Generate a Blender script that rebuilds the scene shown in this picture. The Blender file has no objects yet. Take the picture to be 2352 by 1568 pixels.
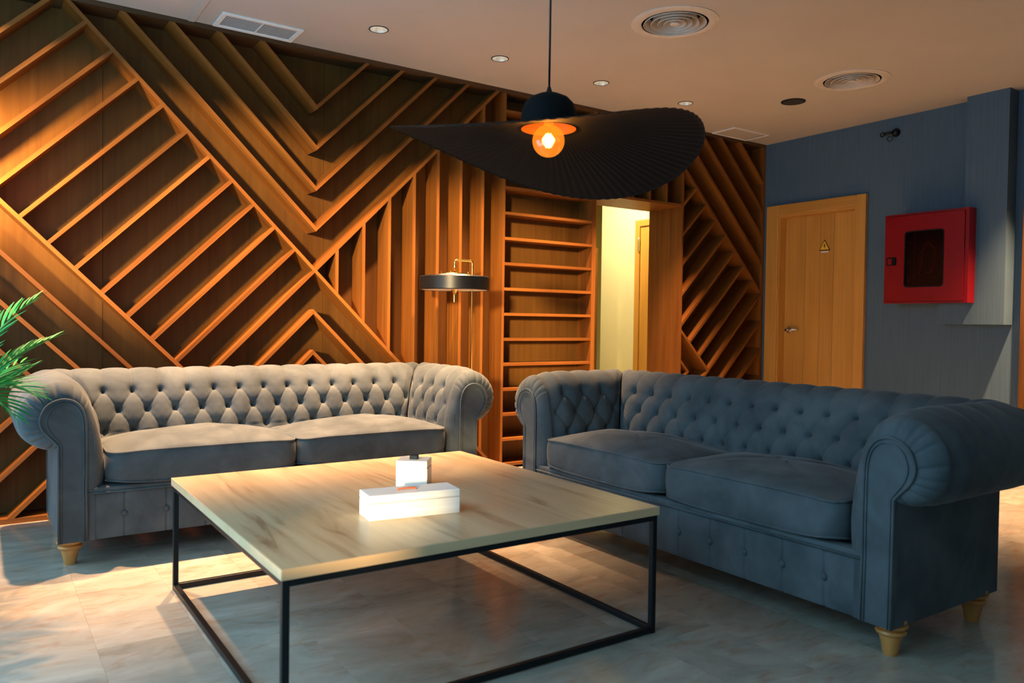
import bpy, bmesh, math, random
import numpy as np
from mathutils import Matrix, Vector, Euler

random.seed(7); np.random.seed(7)
sc = bpy.context.scene
COL = sc.collection
PI = math.pi

# ------------------------------------------------------------------ camera
CAM_F = 1800.0                                   # focal length in pixels of the 2352 px frame
yaw, pitch, roll = 0.5987, -0.0240, -0.01366
fw = Vector((math.sin(yaw)*math.cos(pitch), math.cos(yaw)*math.cos(pitch), math.sin(pitch)))
rt = Vector((math.cos(yaw), -math.sin(yaw), 0)); dn = fw.cross(rt)
if dn.z > 0: dn = -dn
r2 = rt*math.cos(roll) + dn*math.sin(roll); d2 = -rt*math.sin(roll) + dn*math.cos(roll)
cam = bpy.data.cameras.new('camera'); camo = bpy.data.objects.new('camera', cam); COL.objects.link(camo)
cam.sensor_width = 36; cam.lens = CAM_F*36/2352; cam.clip_start = .05
camo.matrix_world = Matrix(((r2.x,-d2.x,-fw.x,0),(r2.y,-d2.y,-fw.y,0),(r2.z,-d2.z,-fw.z,.97),(0,0,0,1)))
cam.dof.use_dof = True; cam.dof.focus_distance = 3.9; cam.dof.aperture_fstop = 3.2
sc.camera = camo

# ------------------------------------------------------------------ world, sun, portals, exposure
world = bpy.data.worlds.new('world'); sc.world = world; world.use_nodes = True
bg = world.node_tree.nodes['Background']; bg.inputs[0].default_value = (.32,.66,.93,1); bg.inputs[1].default_value = 5.0
sun = bpy.data.lights.new('sun','SUN'); sun.energy = 9.2; sun.color = (1,.70,.33); sun.angle = math.radians(3.5)
suno = bpy.data.objects.new('sun', sun); COL.objects.link(suno)
suno.rotation_euler = Vector((1,1,-.19)).to_track_quat('-Z','Y').to_euler()
LWX, FWY = -.42, -1.7                            # inner faces of the window walls (left of / behind the camera)
LW2 = (.30, 1.0, .60, .90)                        # low opening added to beam sun onto the white boxes, y0,y1,z0,z1
LGY = 1.05                                       # the left window reaches down to the floor for y > LGY
LW = (.22, 3.95, 1.15, 2.42)                    # left window  y0,y1,z0,z1
FWN = (-.38, .7, .1, 2.2)                       # window behind the camera x0,x1,z0,z1
def portal(loc, rot, sx, sy):
    l = bpy.data.lights.new('window_portal','AREA'); l.shape='RECTANGLE'; l.size=sx; l.size_y=sy; l.cycles.is_portal=True
    o = bpy.data.objects.new('window_portal', l); COL.objects.link(o); o.location=loc; o.rotation_euler=rot
portal((LWX-.1,(LW[0]+LW[1])/2,(.06+LW[3])/2),(0,-PI/2,0), LW[3]-.06, LW[1]-LW[0])
portal(((FWN[0]+FWN[1])/2,FWY-.1,(FWN[2]+FWN[3])/2),(PI/2,0,0), FWN[1]-FWN[0], FWN[3]-FWN[2])
sc.view_settings.view_transform='Standard'; sc.view_settings.look='None'
sc.view_settings.exposure=0; sc.view_settings.gamma=1; sc.view_settings.use_curve_mapping=False
sc.cycles.use_denoising=True
sc.cycles.max_bounces=10; sc.cycles.diffuse_bounces=5; sc.cycles.sample_clamp_indirect=6
DOWN_W, CORR_W, BULB_W = 800, 52, 6               # lamp powers, used by the lamps' own builders
GLOW_W = 160
DOWN_C = (1,.57,.29)

# ------------------------------------------------------------------ helpers
def link(o, parent=None):
    COL.objects.link(o)
    if parent: o.parent = parent
    return o
def mesh_obj(name, verts, faces, m=None, parent=None, smooth=False):
    me = bpy.data.meshes.new(name); me.from_pydata([tuple(v) for v in verts], [], [tuple(f) for f in faces]); me.update()
    if m: me.materials.append(m)
    if smooth: me.polygons.foreach_set('use_smooth',[True]*len(me.polygons))
    return link(bpy.data.objects.new(name, me), parent)
def share(name, src, parent=None, mw=None):
    o = bpy.data.objects.new(name, src.data if hasattr(src,'data') else src); link(o, parent)
    if mw is not None: o.matrix_local = mw
    return o
def empty(name, loc=(0,0,0), rz=0):
    o = bpy.data.objects.new(name, None); COL.objects.link(o); o.location=loc; o.rotation_euler=(0,0,rz); o.empty_display_size=.1
    return o
def tag(o, label=None, cat=None, group=None, kind=None):
    if label: o['label']=label
    if cat: o['category']=cat
    if group: o['group']=group
    if kind: o['kind']=kind
    return o
BF = [(0,3,2,1),(4,5,6,7),(0,1,5,4),(1,2,6,5),(2,3,7,6),(3,0,4,7)]
def bxv(x0,x1,y0,y1,z0,z1):
    return [(x0,y0,z0),(x1,y0,z0),(x1,y1,z0),(x0,y1,z0),(x0,y0,z1),(x1,y0,z1),(x1,y1,z1),(x0,y1,z1)]
def box(name, x0,x1,y0,y1,z0,z1, m, parent=None, bev=0, local=True):
    """a box whose own origin is its centre"""
    c = ((x0+x1)/2,(y0+y1)/2,(z0+z1)/2)
    v = bxv(x0-c[0],x1-c[0],y0-c[1],y1-c[1],z0-c[2],z1-c[2])
    o = mesh_obj(name, v, BF, m, parent); o.location = c
    if bev: bevel(o, bev)
    return o
def bevel(o, w, seg=2):
    bm = bmesh.new(); bm.from_mesh(o.data)
    bmesh.ops.bevel(bm, geom=list(bm.edges), offset=w, segments=seg, profile=.5, affect='EDGES', clamp_overlap=True)
    bm.to_mesh(o.data); bm.free(); o.data.update()
def lathe(name, prof, m, parent=None, n=32, cap=True, smooth=True, loc=None):
    v=[];f=[]
    for r,z in prof:
        for k in range(n):
            a=2*PI*k/n; v.append((r*math.cos(a),r*math.sin(a),z))
    for i in range(len(prof)-1):
        for k in range(n):
            k2=(k+1)%n; f.append((i*n+k,i*n+k2,(i+1)*n+k2,(i+1)*n+k))
    if cap:
        f.append(tuple(range(n-1,-1,-1))); f.append(tuple((len(prof)-1)*n+k for k in range(n)))
    o=mesh_obj(name,v,f,m,parent,smooth)
    if smooth: sharp(o)
    if loc: o.location=loc
    return o
def sharp(o, ang=40):
    me=o.data; bm=bmesh.new(); bm.from_mesh(me); bmesh.ops.recalc_face_normals(bm,faces=bm.faces)
    for e in bm.edges:
        if len(e.link_faces)==2 and e.calc_face_angle(0)>math.radians(ang): e.smooth=False
    bm.to_mesh(me); bm.free()
def tubev(pts, r, n=8, closed=False):
    pts=[Vector(p) for p in pts]; N=len(pts); v=[];f=[]
    up=None
    for i,p in enumerate(pts):
        if closed: t=(pts[(i+1)%N]-pts[i-1])
        else: t=(pts[min(i+1,N-1)]-pts[max(i-1,0)])
        t.normalize()
        if up is None:
            up = Vector((0,0,1)) if abs(t.z)<.9 else Vector((1,0,0))
        a=t.cross(up).normalized(); b=a.cross(t).normalized(); up=b
        rr = r[i] if hasattr(r,'__len__') else r
        for k in range(n):
            q=2*PI*k/n; v.append(p+a*math.cos(q)*rr+b*math.sin(q)*rr)
    for i in range(N if closed else N-1):
        j=(i+1)%N
        for k in range(n): f.append((i*n+k,i*n+(k+1)%n,j*n+(k+1)%n,j*n+k))
    if not closed:
        f.append(tuple(range(n-1,-1,-1))); f.append(tuple((N-1)*n+k for k in range(n)))
    return v,f
def tube(name, pts, r, m, parent=None, n=8, closed=False):
    v,f=tubev(pts,r,n,closed); return mesh_obj(name,v,f,m,parent,True)
def catmull(P, n):
    P=[np.array(p,float) for p in P]; P=[2*P[0]-P[1]]+P+[2*P[-1]-P[-2]]; out=[]
    for i in range(1,len(P)-2):
        for k in range(n):
            t=k/n; out.append(.5*((2*P[i])+(-P[i-1]+P[i+1])*t+(2*P[i-1]-5*P[i]+4*P[i+1]-P[i+2])*t*t+(-P[i-1]+3*P[i]-3*P[i+1]+P[i+2])*t**3))
    out.append(P[-2]); return np.array(out)
def fillet(pts, r, n=5):
    """round the inner corners of a polyline"""
    out=[Vector(pts[0])]
    for i in range(1,len(pts)-1):
        p=Vector(pts[i]); a=(Vector(pts[i-1])-p).normalized(); b=(Vector(pts[i+1])-p).normalized()
        for k in range(n+1):
            t=k/n; out.append((p+a*r)*(1-t)**2+p*2*t*(1-t)+(p+b*r)*t*t)
    out.append(Vector(pts[-1])); return out
def prism(name, poly, axis, a0, a1, m, parent=None):
    """extrude a 2-D polygon along an axis ('x': (y,z), 'y': (x,z), 'z': (x,y))"""
    mk = {'x':lambda p,a:(a,p[0],p[1]),'y':lambda p,a:(p[0],a,p[1]),'z':lambda p,a:(p[0],p[1],a)}[axis]
    n=len(poly); v=[mk(p,a0) for p in poly]+[mk(p,a1) for p in poly]
    f=[tuple(range(n)),tuple(range(2*n-1,n-1,-1))]+[(i,i+n,(i+1)%n+n,(i+1)%n) for i in range(n)]
    o=mesh_obj(name,v,f,m,parent)
    bm=bmesh.new(); bm.from_mesh(o.data); bmesh.ops.recalc_face_normals(bm,faces=bm.faces); bm.to_mesh(o.data); bm.free()
    return o
def rrect(x0,x1,y0,y1,r,n=6):
    out=[]
    for cx,cy,a in((x1-r,y1-r,0),(x0+r,y1-r,PI/2),(x0+r,y0+r,PI),(x1-r,y0+r,1.5*PI)):
        for k in range(n+1): q=a+PI/2*k/n; out.append((cx+r*math.cos(q),cy+r*math.sin(q)))
    return out

# ------------------------------------------------------------------ materials
def newmat(name):
    m=bpy.data.materials.new(name); m.use_nodes=True; nt=m.node_tree; return m,nt,nt.nodes['Principled BSDF']
def N(nt,t,**kw):
    n=nt.nodes.new(t)
    for k,v in kw.items(): setattr(n,k,v)
    return n
def ramp(nt, stops):
    r=N(nt,'ShaderNodeValToRGB'); e=r.color_ramp.elements
    while len(e)<len(stops): e.new(.5)
    for i,(p,c) in enumerate(stops): e[i].position=p; e[i].color=(*c,1) if len(c)==3 else c
    return r
def coords(nt, scale, rnd=False, kind='Object'):
    tc=N(nt,'ShaderNodeTexCoord'); mp=N(nt,'ShaderNodeMapping'); mp.inputs['Scale'].default_value=scale
    nt.links.new(tc.outputs[kind],mp.inputs['Vector'])
    if rnd:
        oi=N(nt,'ShaderNodeObjectInfo'); ml=N(nt,'ShaderNodeMath',operation='MULTIPLY'); ml.inputs[1].default_value=37
        nt.links.new(oi.outputs['Random'],ml.inputs[0])
        cb=N(nt,'ShaderNodeCombineXYZ')
        for k in range(3): nt.links.new(ml.outputs[0],cb.inputs[k])
        nt.links.new(cb.outputs[0],mp.inputs['Location'])
    return mp
def noise(nt, vec, scale=1, detail=5, rough=.55, dist=0):
    n=N(nt,'ShaderNodeTexNoise'); n.inputs['Scale'].default_value=scale; n.inputs['Detail'].default_value=detail
    n.inputs['Roughness'].default_value=rough; n.inputs['Distortion'].default_value=dist
    if vec: nt.links.new(vec.outputs[0],n.inputs['Vector'])
    return n
def bump(nt, src, bs, strength=.1, dist=.002):
    b=N(nt,'ShaderNodeBump'); b.inputs['Strength'].default_value=strength; b.inputs['Distance'].default_value=dist
    nt.links.new(src,b.inputs['Height']); nt.links.new(b.outputs[0],bs.inputs['Normal'])
def plain(name, c, rough=.5, metal=0, spec=.5, nz=.06, nscale=30, **kw):
    """one colour with a faint procedural mottling and roughness wear"""
    m,nt,b=newmat(name); mp=coords(nt,(1,1,1)); n=noise(nt,mp,nscale,4)
    r=ramp(nt,[(.3,tuple(x*(1-nz) for x in c)),(.7,tuple(min(1,x*(1+nz)) for x in c))]); nt.links.new(n.outputs[0],r.inputs[0])
    nt.links.new(r.outputs[0],b.inputs['Base Color']); b.inputs['Roughness'].default_value=rough; b.inputs['Metallic'].default_value=metal
    b.inputs['Specular IOR Level'].default_value=spec
    for k,v in kw.items(): b.inputs[k].default_value=v
    return m
def emis(name,c,s):
    m,nt,b=newmat(name); b.inputs['Base Color'].default_value=(*c,1); b.inputs['Emission Color'].default_value=(*c,1); b.inputs['Emission Strength'].default_value=s
    return m
def wood(name, dark, light, axis='x', fine=60, coarse=9, rough=.38, vary=.25, spec=.4):
    m,nt,b=newmat(name); s=[1,1,1]; i='xyz'.index(axis)
    sc1=[fine]*3; sc1[i]=1.6; sc2=[coarse]*3; sc2[i]=.7
    a=coords(nt,sc1,True); c=coords(nt,sc2,True)
    n1=noise(nt,a,1,4,.6); n2=noise(nt,c,1,3,.5,.8)
    mx=N(nt,'ShaderNodeMix',data_type='FLOAT'); mx.inputs[0].default_value=.45
    nt.links.new(n2.outputs[0],mx.inputs[2]); nt.links.new(n1.outputs[0],mx.inputs[3])
    r=ramp(nt,[(.33,dark),(.5,tuple((p+q)/2 for p,q in zip(dark,light))),(.68,light)]); nt.links.new(mx.outputs[0],r.inputs[0])
    oi=N(nt,'ShaderNodeObjectInfo'); mr=N(nt,'ShaderNodeMapRange'); mr.inputs[3].default_value=1-vary; mr.inputs[4].default_value=1+vary
    nt.links.new(oi.outputs['Random'],mr.inputs[0])
    hs=N(nt,'ShaderNodeHueSaturation'); nt.links.new(mr.outputs[0],hs.inputs['Value']); nt.links.new(r.outputs[0],hs.inputs['Color'])
    nt.links.new(hs.outputs[0],b.inputs['Base Color']); b.inputs['Roughness'].default_value=rough; b.inputs['Specular IOR Level'].default_value=spec
    bump(nt,n1.outputs[0],b,.08,.001)
    return m
TD,TL=(.110,.034,.006),(.218,.080,.0145)
M_board=wood('teak_board',TD,TL,'x',70,10,.42,.2,.22)
M_rail=wood('shaded_rail',(.05,.022,.007),(.09,.042,.013),'x',70,10,.5,.1)  # teak darkened to carry the shade just under the ceiling
M_boardz=wood('teak_upright',TD,TL,'z',70,10,.42,.2,.22)
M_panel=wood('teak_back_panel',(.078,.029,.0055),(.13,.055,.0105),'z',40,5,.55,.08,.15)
M_door=wood('oak_door',(.42,.19,.032),(.56,.28,.055),'z',60,6,.42,.06)
M_doorx=wood('oak_casing',(.38,.17,.03),(.52,.25,.05),'y',60,6,.42,.06)
M_leg=wood('beech_leg',(.44,.165,.038),(.58,.26,.072),'z',60,8,.35,.1)
M_velvet,nt,b=newmat('grey_velvet')
mp=coords(nt,(1,1,1)); n=noise(nt,mp,5,4,.6,.4); n2=noise(nt,mp,90,3)
r=ramp(nt,[(.36,(.047,.058,.064)),(.50,(.065,.078,.085)),(.64,(.084,.099,.106))]); nt.links.new(n.outputs[0],r.inputs[0]); nt.links.new(r.outputs[0],b.inputs['Base Color'])
b.inputs['Roughness'].default_value=.85; b.inputs['Sheen Weight'].default_value=.12; b.inputs['Sheen Roughness'].default_value=.35; b.inputs['Specular IOR Level'].default_value=.15
bump(nt,n2.outputs[0],b,.12,.0015)
M_black=plain('black_metal',(.012,.013,.015),.38,.6)
M_shade,nt,b=newmat('black_pleated_fabric')
b.inputs['Base Color'].default_value=(.002,.0028,.0034,1); b.inputs['Roughness'].default_value=.8; b.inputs['Specular IOR Level'].default_value=.15
mp=coords(nt,(1,1,1)); n=noise(nt,mp,200,2); bump(nt,n.outputs[0],b,.15,.001)
M_brass=plain('brass',(.62,.40,.13),.22,1.0)
M_white=plain('white_paint',(.72,.72,.70),.45)
M_ceil=plain('ceiling_paint',(.42,.39,.355),.8,nz=.03,nscale=3)
M_vent=plain('vent_enamel',(.52,.48,.43),.5)
M_dark=plain('dark_void',(.015,.015,.016),.8)
M_steel=plain('steel',(.55,.54,.52),.25,1)
M_red=plain('red_enamel',(.19,.0018,.005),.3,0,.3,nz=.05,nscale=4)
M_redd=plain('dark_red_enamel',(.16,.004,.008),.4)
M_pale=plain('pale_reflection',(.80,.48,.38),.4)
M_cream=plain('cream_wall',(.70,.63,.37),.75,nz=.04,nscale=2)
M_cream2=plain('ochre_wall',(.50,.38,.10),.75,nz=.04,nscale=2)
M_yellow=plain('sign_yellow',(.75,.42,.03),.5)
M_blk=plain('sign_black',(.006,.006,.006),.8,0,.1)
M_rust=plain('rust_leather',(.42,.10,.03),.5)
M_terra=plain('pot_clay',(.20,.19,.18),.6)
M_soil=plain('soil',(.05,.035,.025),.9)
M_stem=plain('palm_stem',(.10,.22,.05),.5)
M_leaf,nt,b=newmat('palm_leaf')
oi=N(nt,'ShaderNodeObjectInfo'); r=ramp(nt,[(0,(.008,.13,.022)),(1,(.03,.33,.06))]); nt.links.new(oi.outputs['Random'],r.inputs[0]); nt.links.new(r.outputs[0],b.inputs['Base Color'])
b.inputs['Specular IOR Level'].default_value=.2; b.inputs['Roughness'].default_value=.5
# blue vertical-streak wallpaper
M_blue,nt,b=newmat('blue_wallpaper')
mp=coords(nt,(1,140,2.2),kind='Object'); n=noise(nt,mp,1,4,.65); r=ramp(nt,[(.3,(.040,.082,.124)),(.7,(.060,.112,.165))])
nt.links.new(n.outputs[0],r.inputs[0]); nt.links.new(r.outputs[0],b.inputs['Base Color']); b.inputs['Roughness'].default_value=.75; bump(nt,n.outputs[0],b,.1,.001)
# marble floor tiles
M_tile,nt,b=newmat('marble_tile')
mp=coords(nt,(2.6,5,4),True); n=noise(nt,mp,1,7,.62,1.1); mp2=coords(nt,(5,16,5),True); n2=noise(nt,mp2,1,6,.65,1.6)
r=ramp(nt,[(.30,(.25,.225,.18)),(.45,(.325,.295,.24)),(.6,(.385,.353,.292)),(.75,(.455,.43,.365))]); nt.links.new(n.outputs[0],r.inputs[0])
r2_=ramp(nt,[(.52,(1,1,1)),(.63,(.95,.74,.62)),(.72,(.82,.55,.45))]); nt.links.new(n2.outputs[0],r2_.inputs[0])
mx=N(nt,'ShaderNodeMix',data_type='RGBA',blend_type='MULTIPLY'); mx.inputs[0].default_value=.65
nt.links.new(r.outputs[0],mx.inputs[6]); nt.links.new(r2_.outputs[0],mx.inputs[7])
oi=N(nt,'ShaderNodeObjectInfo'); mr=N(nt,'ShaderNodeMapRange'); mr.inputs[3].default_value=.93; mr.inputs[4].default_value=1.07; nt.links.new(oi.outputs['Random'],mr.inputs[0])
hs=N(nt,'ShaderNodeHueSaturation'); nt.links.new(mr.outputs[0],hs.inputs['Value']); nt.links.new(mx.outputs[2],hs.inputs['Color']); nt.links.new(hs.outputs[0],b.inputs['Base Color'])
b.inputs['Roughness'].default_value=.16; b.inputs['Specular IOR Level'].default_value=.5
# oak laminate table top, grain along y
M_oak=wood('oak_laminate',(.42,.28,.15),(.60,.44,.26),'y',34,5,.30,.0,.5)
nt=M_oak.node_tree; b=nt.nodes['Principled BSDF']; src=b.inputs['Base Color'].links[0].from_socket
mp=coords(nt,(15,1.5,1)); n=noise(nt,mp,1.0,8,.6,.9); r=ramp(nt,[(.33,(.40,.32,.26)),(.40,(.78,.73,.68)),(.50,(1,1,1))]); nt.links.new(n.outputs[0],r.inputs[0])
mx=N(nt,'ShaderNodeMix',data_type='RGBA',blend_type='MULTIPLY'); mx.inputs[0].default_value=.75; nt.links.new(src,mx.inputs[6]); nt.links.new(r.outputs[0],mx.inputs[7]); nt.links.new(mx.outputs[2],b.inputs['Base Color'])
M_oake=wood('oak_edge_band',(.56,.37,.20),(.70,.49,.28),'x',30,5,.4,.05)
# white bone-inlay boxes
M_bone,nt,b=newmat('white_inlay')
mp=coords(nt,(2,2,60)); n=noise(nt,mp,1,3); r=ramp(nt,[(.4,(.78,.75,.70)),(.6,(.88,.87,.84))]); nt.links.new(n.outputs[0],r.inputs[0]); nt.links.new(r.outputs[0],b.inputs['Base Color']); b.inputs['Roughness'].default_value=.25
M_bone2,nt,b=newmat('striped_inlay')
mp=coords(nt,(70,70,2)); n=noise(nt,mp,1,3); r=ramp(nt,[(.42,(.50,.42,.30)),(.55,(.85,.82,.76))]); nt.links.new(n.outputs[0],r.inputs[0]); nt.links.new(r.outputs[0],b.inputs['Base Color']); b.inputs['Roughness'].default_value=.25
# amber bulb glass
M_glass=bpy.data.materials.new('amber_glass'); M_glass.use_nodes=True; nt=M_glass.node_tree; nt.nodes.clear()
out=N(nt,'ShaderNodeOutputMaterial'); tr=N(nt,'ShaderNodeBsdfTransparent'); tr.inputs[0].default_value=(1,.66,.22,1)
gl=N(nt,'ShaderNodeBsdfGlossy'); gl.inputs['Roughness'].default_value=.08; em=N(nt,'ShaderNodeEmission'); em.inputs[0].default_value=(1,.29,.022,1); em.inputs[1].default_value=.5
m1=N(nt,'ShaderNodeMixShader'); m1.inputs[0].default_value=.10; nt.links.new(tr.outputs[0],m1.inputs[1]); nt.links.new(gl.outputs[0],m1.inputs[2])
ad=N(nt,'ShaderNodeAddShader'); nt.links.new(m1.outputs[0],ad.inputs[0]); nt.links.new(em.outputs[0],ad.inputs[1]); nt.links.new(ad.outputs[0],out.inputs[0])
M_fil=emis('filament',(1,.55,.16),45)
M_lamp=emis('downlight_lamp',(1,.83,.55),4)
M_cup=plain('downlight_reflector',(.75,.72,.66),.3,.6)
# tinted cabinet window
M_pane=bpy.data.materials.new('red_tinted_film'); M_pane.use_nodes=True; nt=M_pane.node_tree; nt.nodes.clear()
out=N(nt,'ShaderNodeOutputMaterial'); tr=N(nt,'ShaderNodeBsdfTransparent'); tr.inputs[0].default_value=(.42,.06,.08,1)
gl=N(nt,'ShaderNodeBsdfGlossy'); gl.inputs['Roughness'].default_value=.12; m1=N(nt,'ShaderNodeMixShader'); m1.inputs[0].default_value=.03
nt.links.new(tr.outputs[0],m1.inputs[1]); nt.links.new(gl.outputs[0],m1.inputs[2]); nt.links.new(m1.outputs[0],out.inputs[0])

# ------------------------------------------------------------------ the setting
YF, DS, ZC = 4.31, .155, 2.5                     # shelf front plane, shelf depth, ceiling height
XR = 5.52                                        # blue wall plane
YB = YF+DS+.015                                  # back face of the shelf panels
def struct(o): return tag(o, kind='structure')
floor=struct(box('floor',-.6,6.2,-2.0,7.6,-.12,-.010,plain('grout',(.30,.27,.21),.6)))
TW,TLn=.279,.56
tile_me={}
ix0=int(math.floor((LWX-.286)/TW)); 
for ix in range(ix0,20):
    x0=.286+ix*TW; x1=x0+TW
    off=0 if ix%2 else TLn/2
    for jy in range(-8,12):
        y0=2.265+off+jy*TLn; y1=y0+TLn
        if y1<-.3 or y0>6.6: continue
        if x0>XR: continue
        if 'm' not in tile_me:
            t=box('floor_tile',x0+.0002,x1-.0002,y0+.0002,y1-.0002,-.010,0,M_tile); tile_me['m']=t.data
        else:
            t=bpy.data.objects.new('floor_tile',tile_me['m']); COL.objects.link(t); t.location=((x0+x1)/2,(y0+y1)/2,-.005)
        wl=t.location.copy(); t.parent=floor; t.location=wl-floor.location
slab=box('floor_slab',-.6,6.2,-2.0,-.42,-.010,0,M_tile); slab.location-=floor.location; slab.parent=floor
# ceiling with recessed openings
DLX=[.22,.98,1.744,2.507,3.277,4.04]; DLY=3.838
DIFF=[(2.923,2.859),(4.48,2.868)]
ceil=struct(box('ceiling',-.6,6.2,-2.0,4.7,ZC,ZC+.14,M_ceil))
cv=[];cf=[]
def addcyl(x,y,r,n=28):
    b0=len(cv)
    for z in(ZC-.02,ZC+.075):
        for k in range(n): a=2*PI*k/n; cv.append((x+r*math.cos(a),y+r*math.sin(a),z))
    for k in range(n): cf.append((b0+k,b0+(k+1)%n,b0+n+(k+1)%n,b0+n+k))
    cf.append(tuple(b0+k for k in range(n-1,-1,-1))); cf.append(tuple(b0+n+k for k in range(n)))
for x in DLX: addcyl(x,DLY,.0475)
addcyl(5.15,1.85,.0475)
for x,y in DIFF: addcyl(x,y,.172,48)
cut=mesh_obj('cut',cv,cf)
bo=ceil.modifiers.new('b','BOOLEAN'); bo.object=cut; bo.operation='DIFFERENCE'; bo.solver='EXACT'
dg=bpy.context.evaluated_depsgraph_get(); me=bpy.data.meshes.new_from_object(ceil.evaluated_get(dg)); ceil.modifiers.clear(); ceil.data=me
bpy.data.objects.remove(cut)
t=struct(box('trim_1',.895,.925,-1.7,YF-.01,ZC-.006,ZC,M_ceil))
# wall with the doorway behind the shelves
wb=struct(box('wall_back',-.6,3.62,YB,4.669,0,ZC+.1,M_cream)); 
struct(box('wall_back',4.541,6.2,YB,4.669,0,ZC+.1,M_cream)); struct(box('wall_back',3.62,4.541,YB,4.669,1.93,ZC+.1,M_cream))
# left wall with its window (out of frame)
def wall_pieces(name, pcs, m):
    for p in pcs: struct(box(name,*p,m))
wall_pieces('wall_left',[(-.6,LWX,-2,LGY,0,LW2[2]),(-.6,LWX,-2,LGY,LW2[3],LW[2]),(-.6,LWX,-2,LW2[0],LW2[2],LW2[3]),(-.6,LWX,LW2[1],LGY,LW2[2],LW2[3]),(-.6,LWX,LGY,4.48,0,.06),(-.6,LWX,LW[1],4.48,.06,LW[2]),(-.6,LWX,-2,4.48,LW[3],ZC),(-.6,LWX,-2,LW[0],LW[2],LW[3]),(-.6,LWX,-3.5,-2,0,3.0),(-.6,LWX,LW[1],4.48,LW[2],LW[3])],M_ceil)  # the wing beyond the front wall is added to block sun
struct(box('wall_sun_block',-3.1,-3.0,-1.53,3.2,-.1,1.64,M_ceil))   # unseen wall added outside to keep the low sun off the floor
wall_pieces('wall_front',[(LWX,XR,-1.9,FWY,0,FWN[2]),(LWX,XR,-1.9,FWY,FWN[3],ZC),(LWX,FWN[0],-1.9,FWY,FWN[2],FWN[3]),(FWN[1],XR,-1.9,FWY,FWN[2],FWN[3])],M_ceil)
# blue wall around the door
DY0,DY1,DZ=3.42,4.20,1.905                       # clear door opening
wall_pieces('wall_right',[(XR,XR+.2,-2,DY0,0,ZC),(XR,XR+.2,DY1,4.48,0,ZC),(XR,XR+.2,DY0,DY1,DZ,ZC)],M_blue)
bxo=struct(box('trim_2',5.40,XR,2.362,2.622,1.0,ZC,M_blue)); bxo['label']='blue papered boxed-in duct dropping from the ceiling beside the red cabinet'
bxo=struct(box('trim_3',5.402,XR,2.622,2.782,1.0,1.35,M_blue))
# wooden pilaster strips at the right edge
for y0,y1,xx in((2.262,2.296,5.47),(2.16,2.243,5.46)):
    struct(box('trim_4',xx,XR,y0,y1,0,ZC,M_panel))
struct(box('trim_5',5.505,XR,2.243,2.262,0,ZC,M_dark))  # dark strip standing in for the shade in the gap
struct(box('baseboard_right',XR-.012,XR,2.30,3.37,0,.07,M_boardz))
# corridor seen through the doorway
CX=5.2
struct(box('wall_corridor_right',CX,CX+.15,4.669,6.04,0,2.6,M_cream))
struct(box('wall_corridor_far',2.6,6.4,7.3,7.45,0,2.6,M_cream2))
struct(box('wall_corridor_side',6.3,6.4,6.2,7.3,0,2.6,M_cream2))
struct(box('wall_corridor_left',2.6,2.75,4.669,7.3,0,2.6,M_cream))
struct(box('wall_corridor_end',CX+.15,6.4,6.04,6.2,0,2.6,M_cream2))
struct(box('ceiling',2.6,6.4,4.70,7.45,2.6,2.7,M_cream)).name='ceiling_corridor'

# ------------------------------------------------------------------ doors
def hdoor():
    d=empty('door_1',(XR,3.81,0)); struct(d); d['label']='closed oak flush door in a moulded frame on the blue wall'
    L=lambda y:y-3.81
    for y0,y1 in((3.376,3.452),(4.152,4.266)):
        box('casing',-.034,0,L(y0),L(y1),0,1.972,M_door,d,.004)
    box('casing',-.034,0,L(3.452),L(4.152),1.885,1.972,M_doorx,d,.004)
    for y0,y1 in((3.444,3.470),(4.136,4.160)):
        box('door_stop',-.022,.09,L(y0),L(y1),0,1.893,M_door,d)
    box('door_stop',-.022,.09,L(3.470),L(4.136),1.868,1.893,M_doorx,d)
    leaf=box('leaf',.062,.085,L(3.470),L(4.136),.005,1.868,M_door,d)
    ys=[3.470,3.69,3.81,3.945,4.136]
    for a,c in zip(ys[:-1],ys[1:]):
        o=box('veneer_panel',.055,.062,L(a)+.0012,L(c)-.0012,.005,1.868,M_door); o.parent=leaf; o.location-=leaf.location
    h=lathe('handle',[(.025,0),(.025,.006),(.012,.01),(.010,.05)],M_steel,d,24); h.location=(.055,L(4.085),.94); h.rotation_euler=(0,-PI/2,0)
    lv=tube('lever',fillet([(0,0,.045),(.012,-.012,.05),(.012,-.10,.05)],.006),.008,M_steel,None,8); lv.parent=h
    lv.matrix_local=Matrix.Rotation(PI/2,4,'Y')@Matrix.Translation((0,0,0)); lv.data.transform(Matrix.Translation((-.045-.0,0,-.045)))
    lv.data.transform(Matrix.Scale(1,4))
hdoor()
def sign():
    s=empty('warning_sign',(XR+.052,3.77,1.612)); tag(s,'yellow triangular high-voltage warning sign on the oak door','warning sign')
    def tri(k,dx,m,nm):
        return prism(nm,[(-.050*k,-.034*k),(.050*k,-.034*k),(0,.052*k)],'x',-dx,0,m,s)
    tri(1,.002,M_blk,'border'); tri(.82,.003,M_yellow,'face')
    prism('lightning_bolt',[(.004,.026),(-.010,.002),(-.001,.002),(-.007,-.022),(.010,.006),(.001,.006)],'x',-.0038,-.003,M_blk,s)
    box('caption_strip',-.002,0,-.032,.032,-.05,-.040,M_white,s)
sign()
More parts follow.
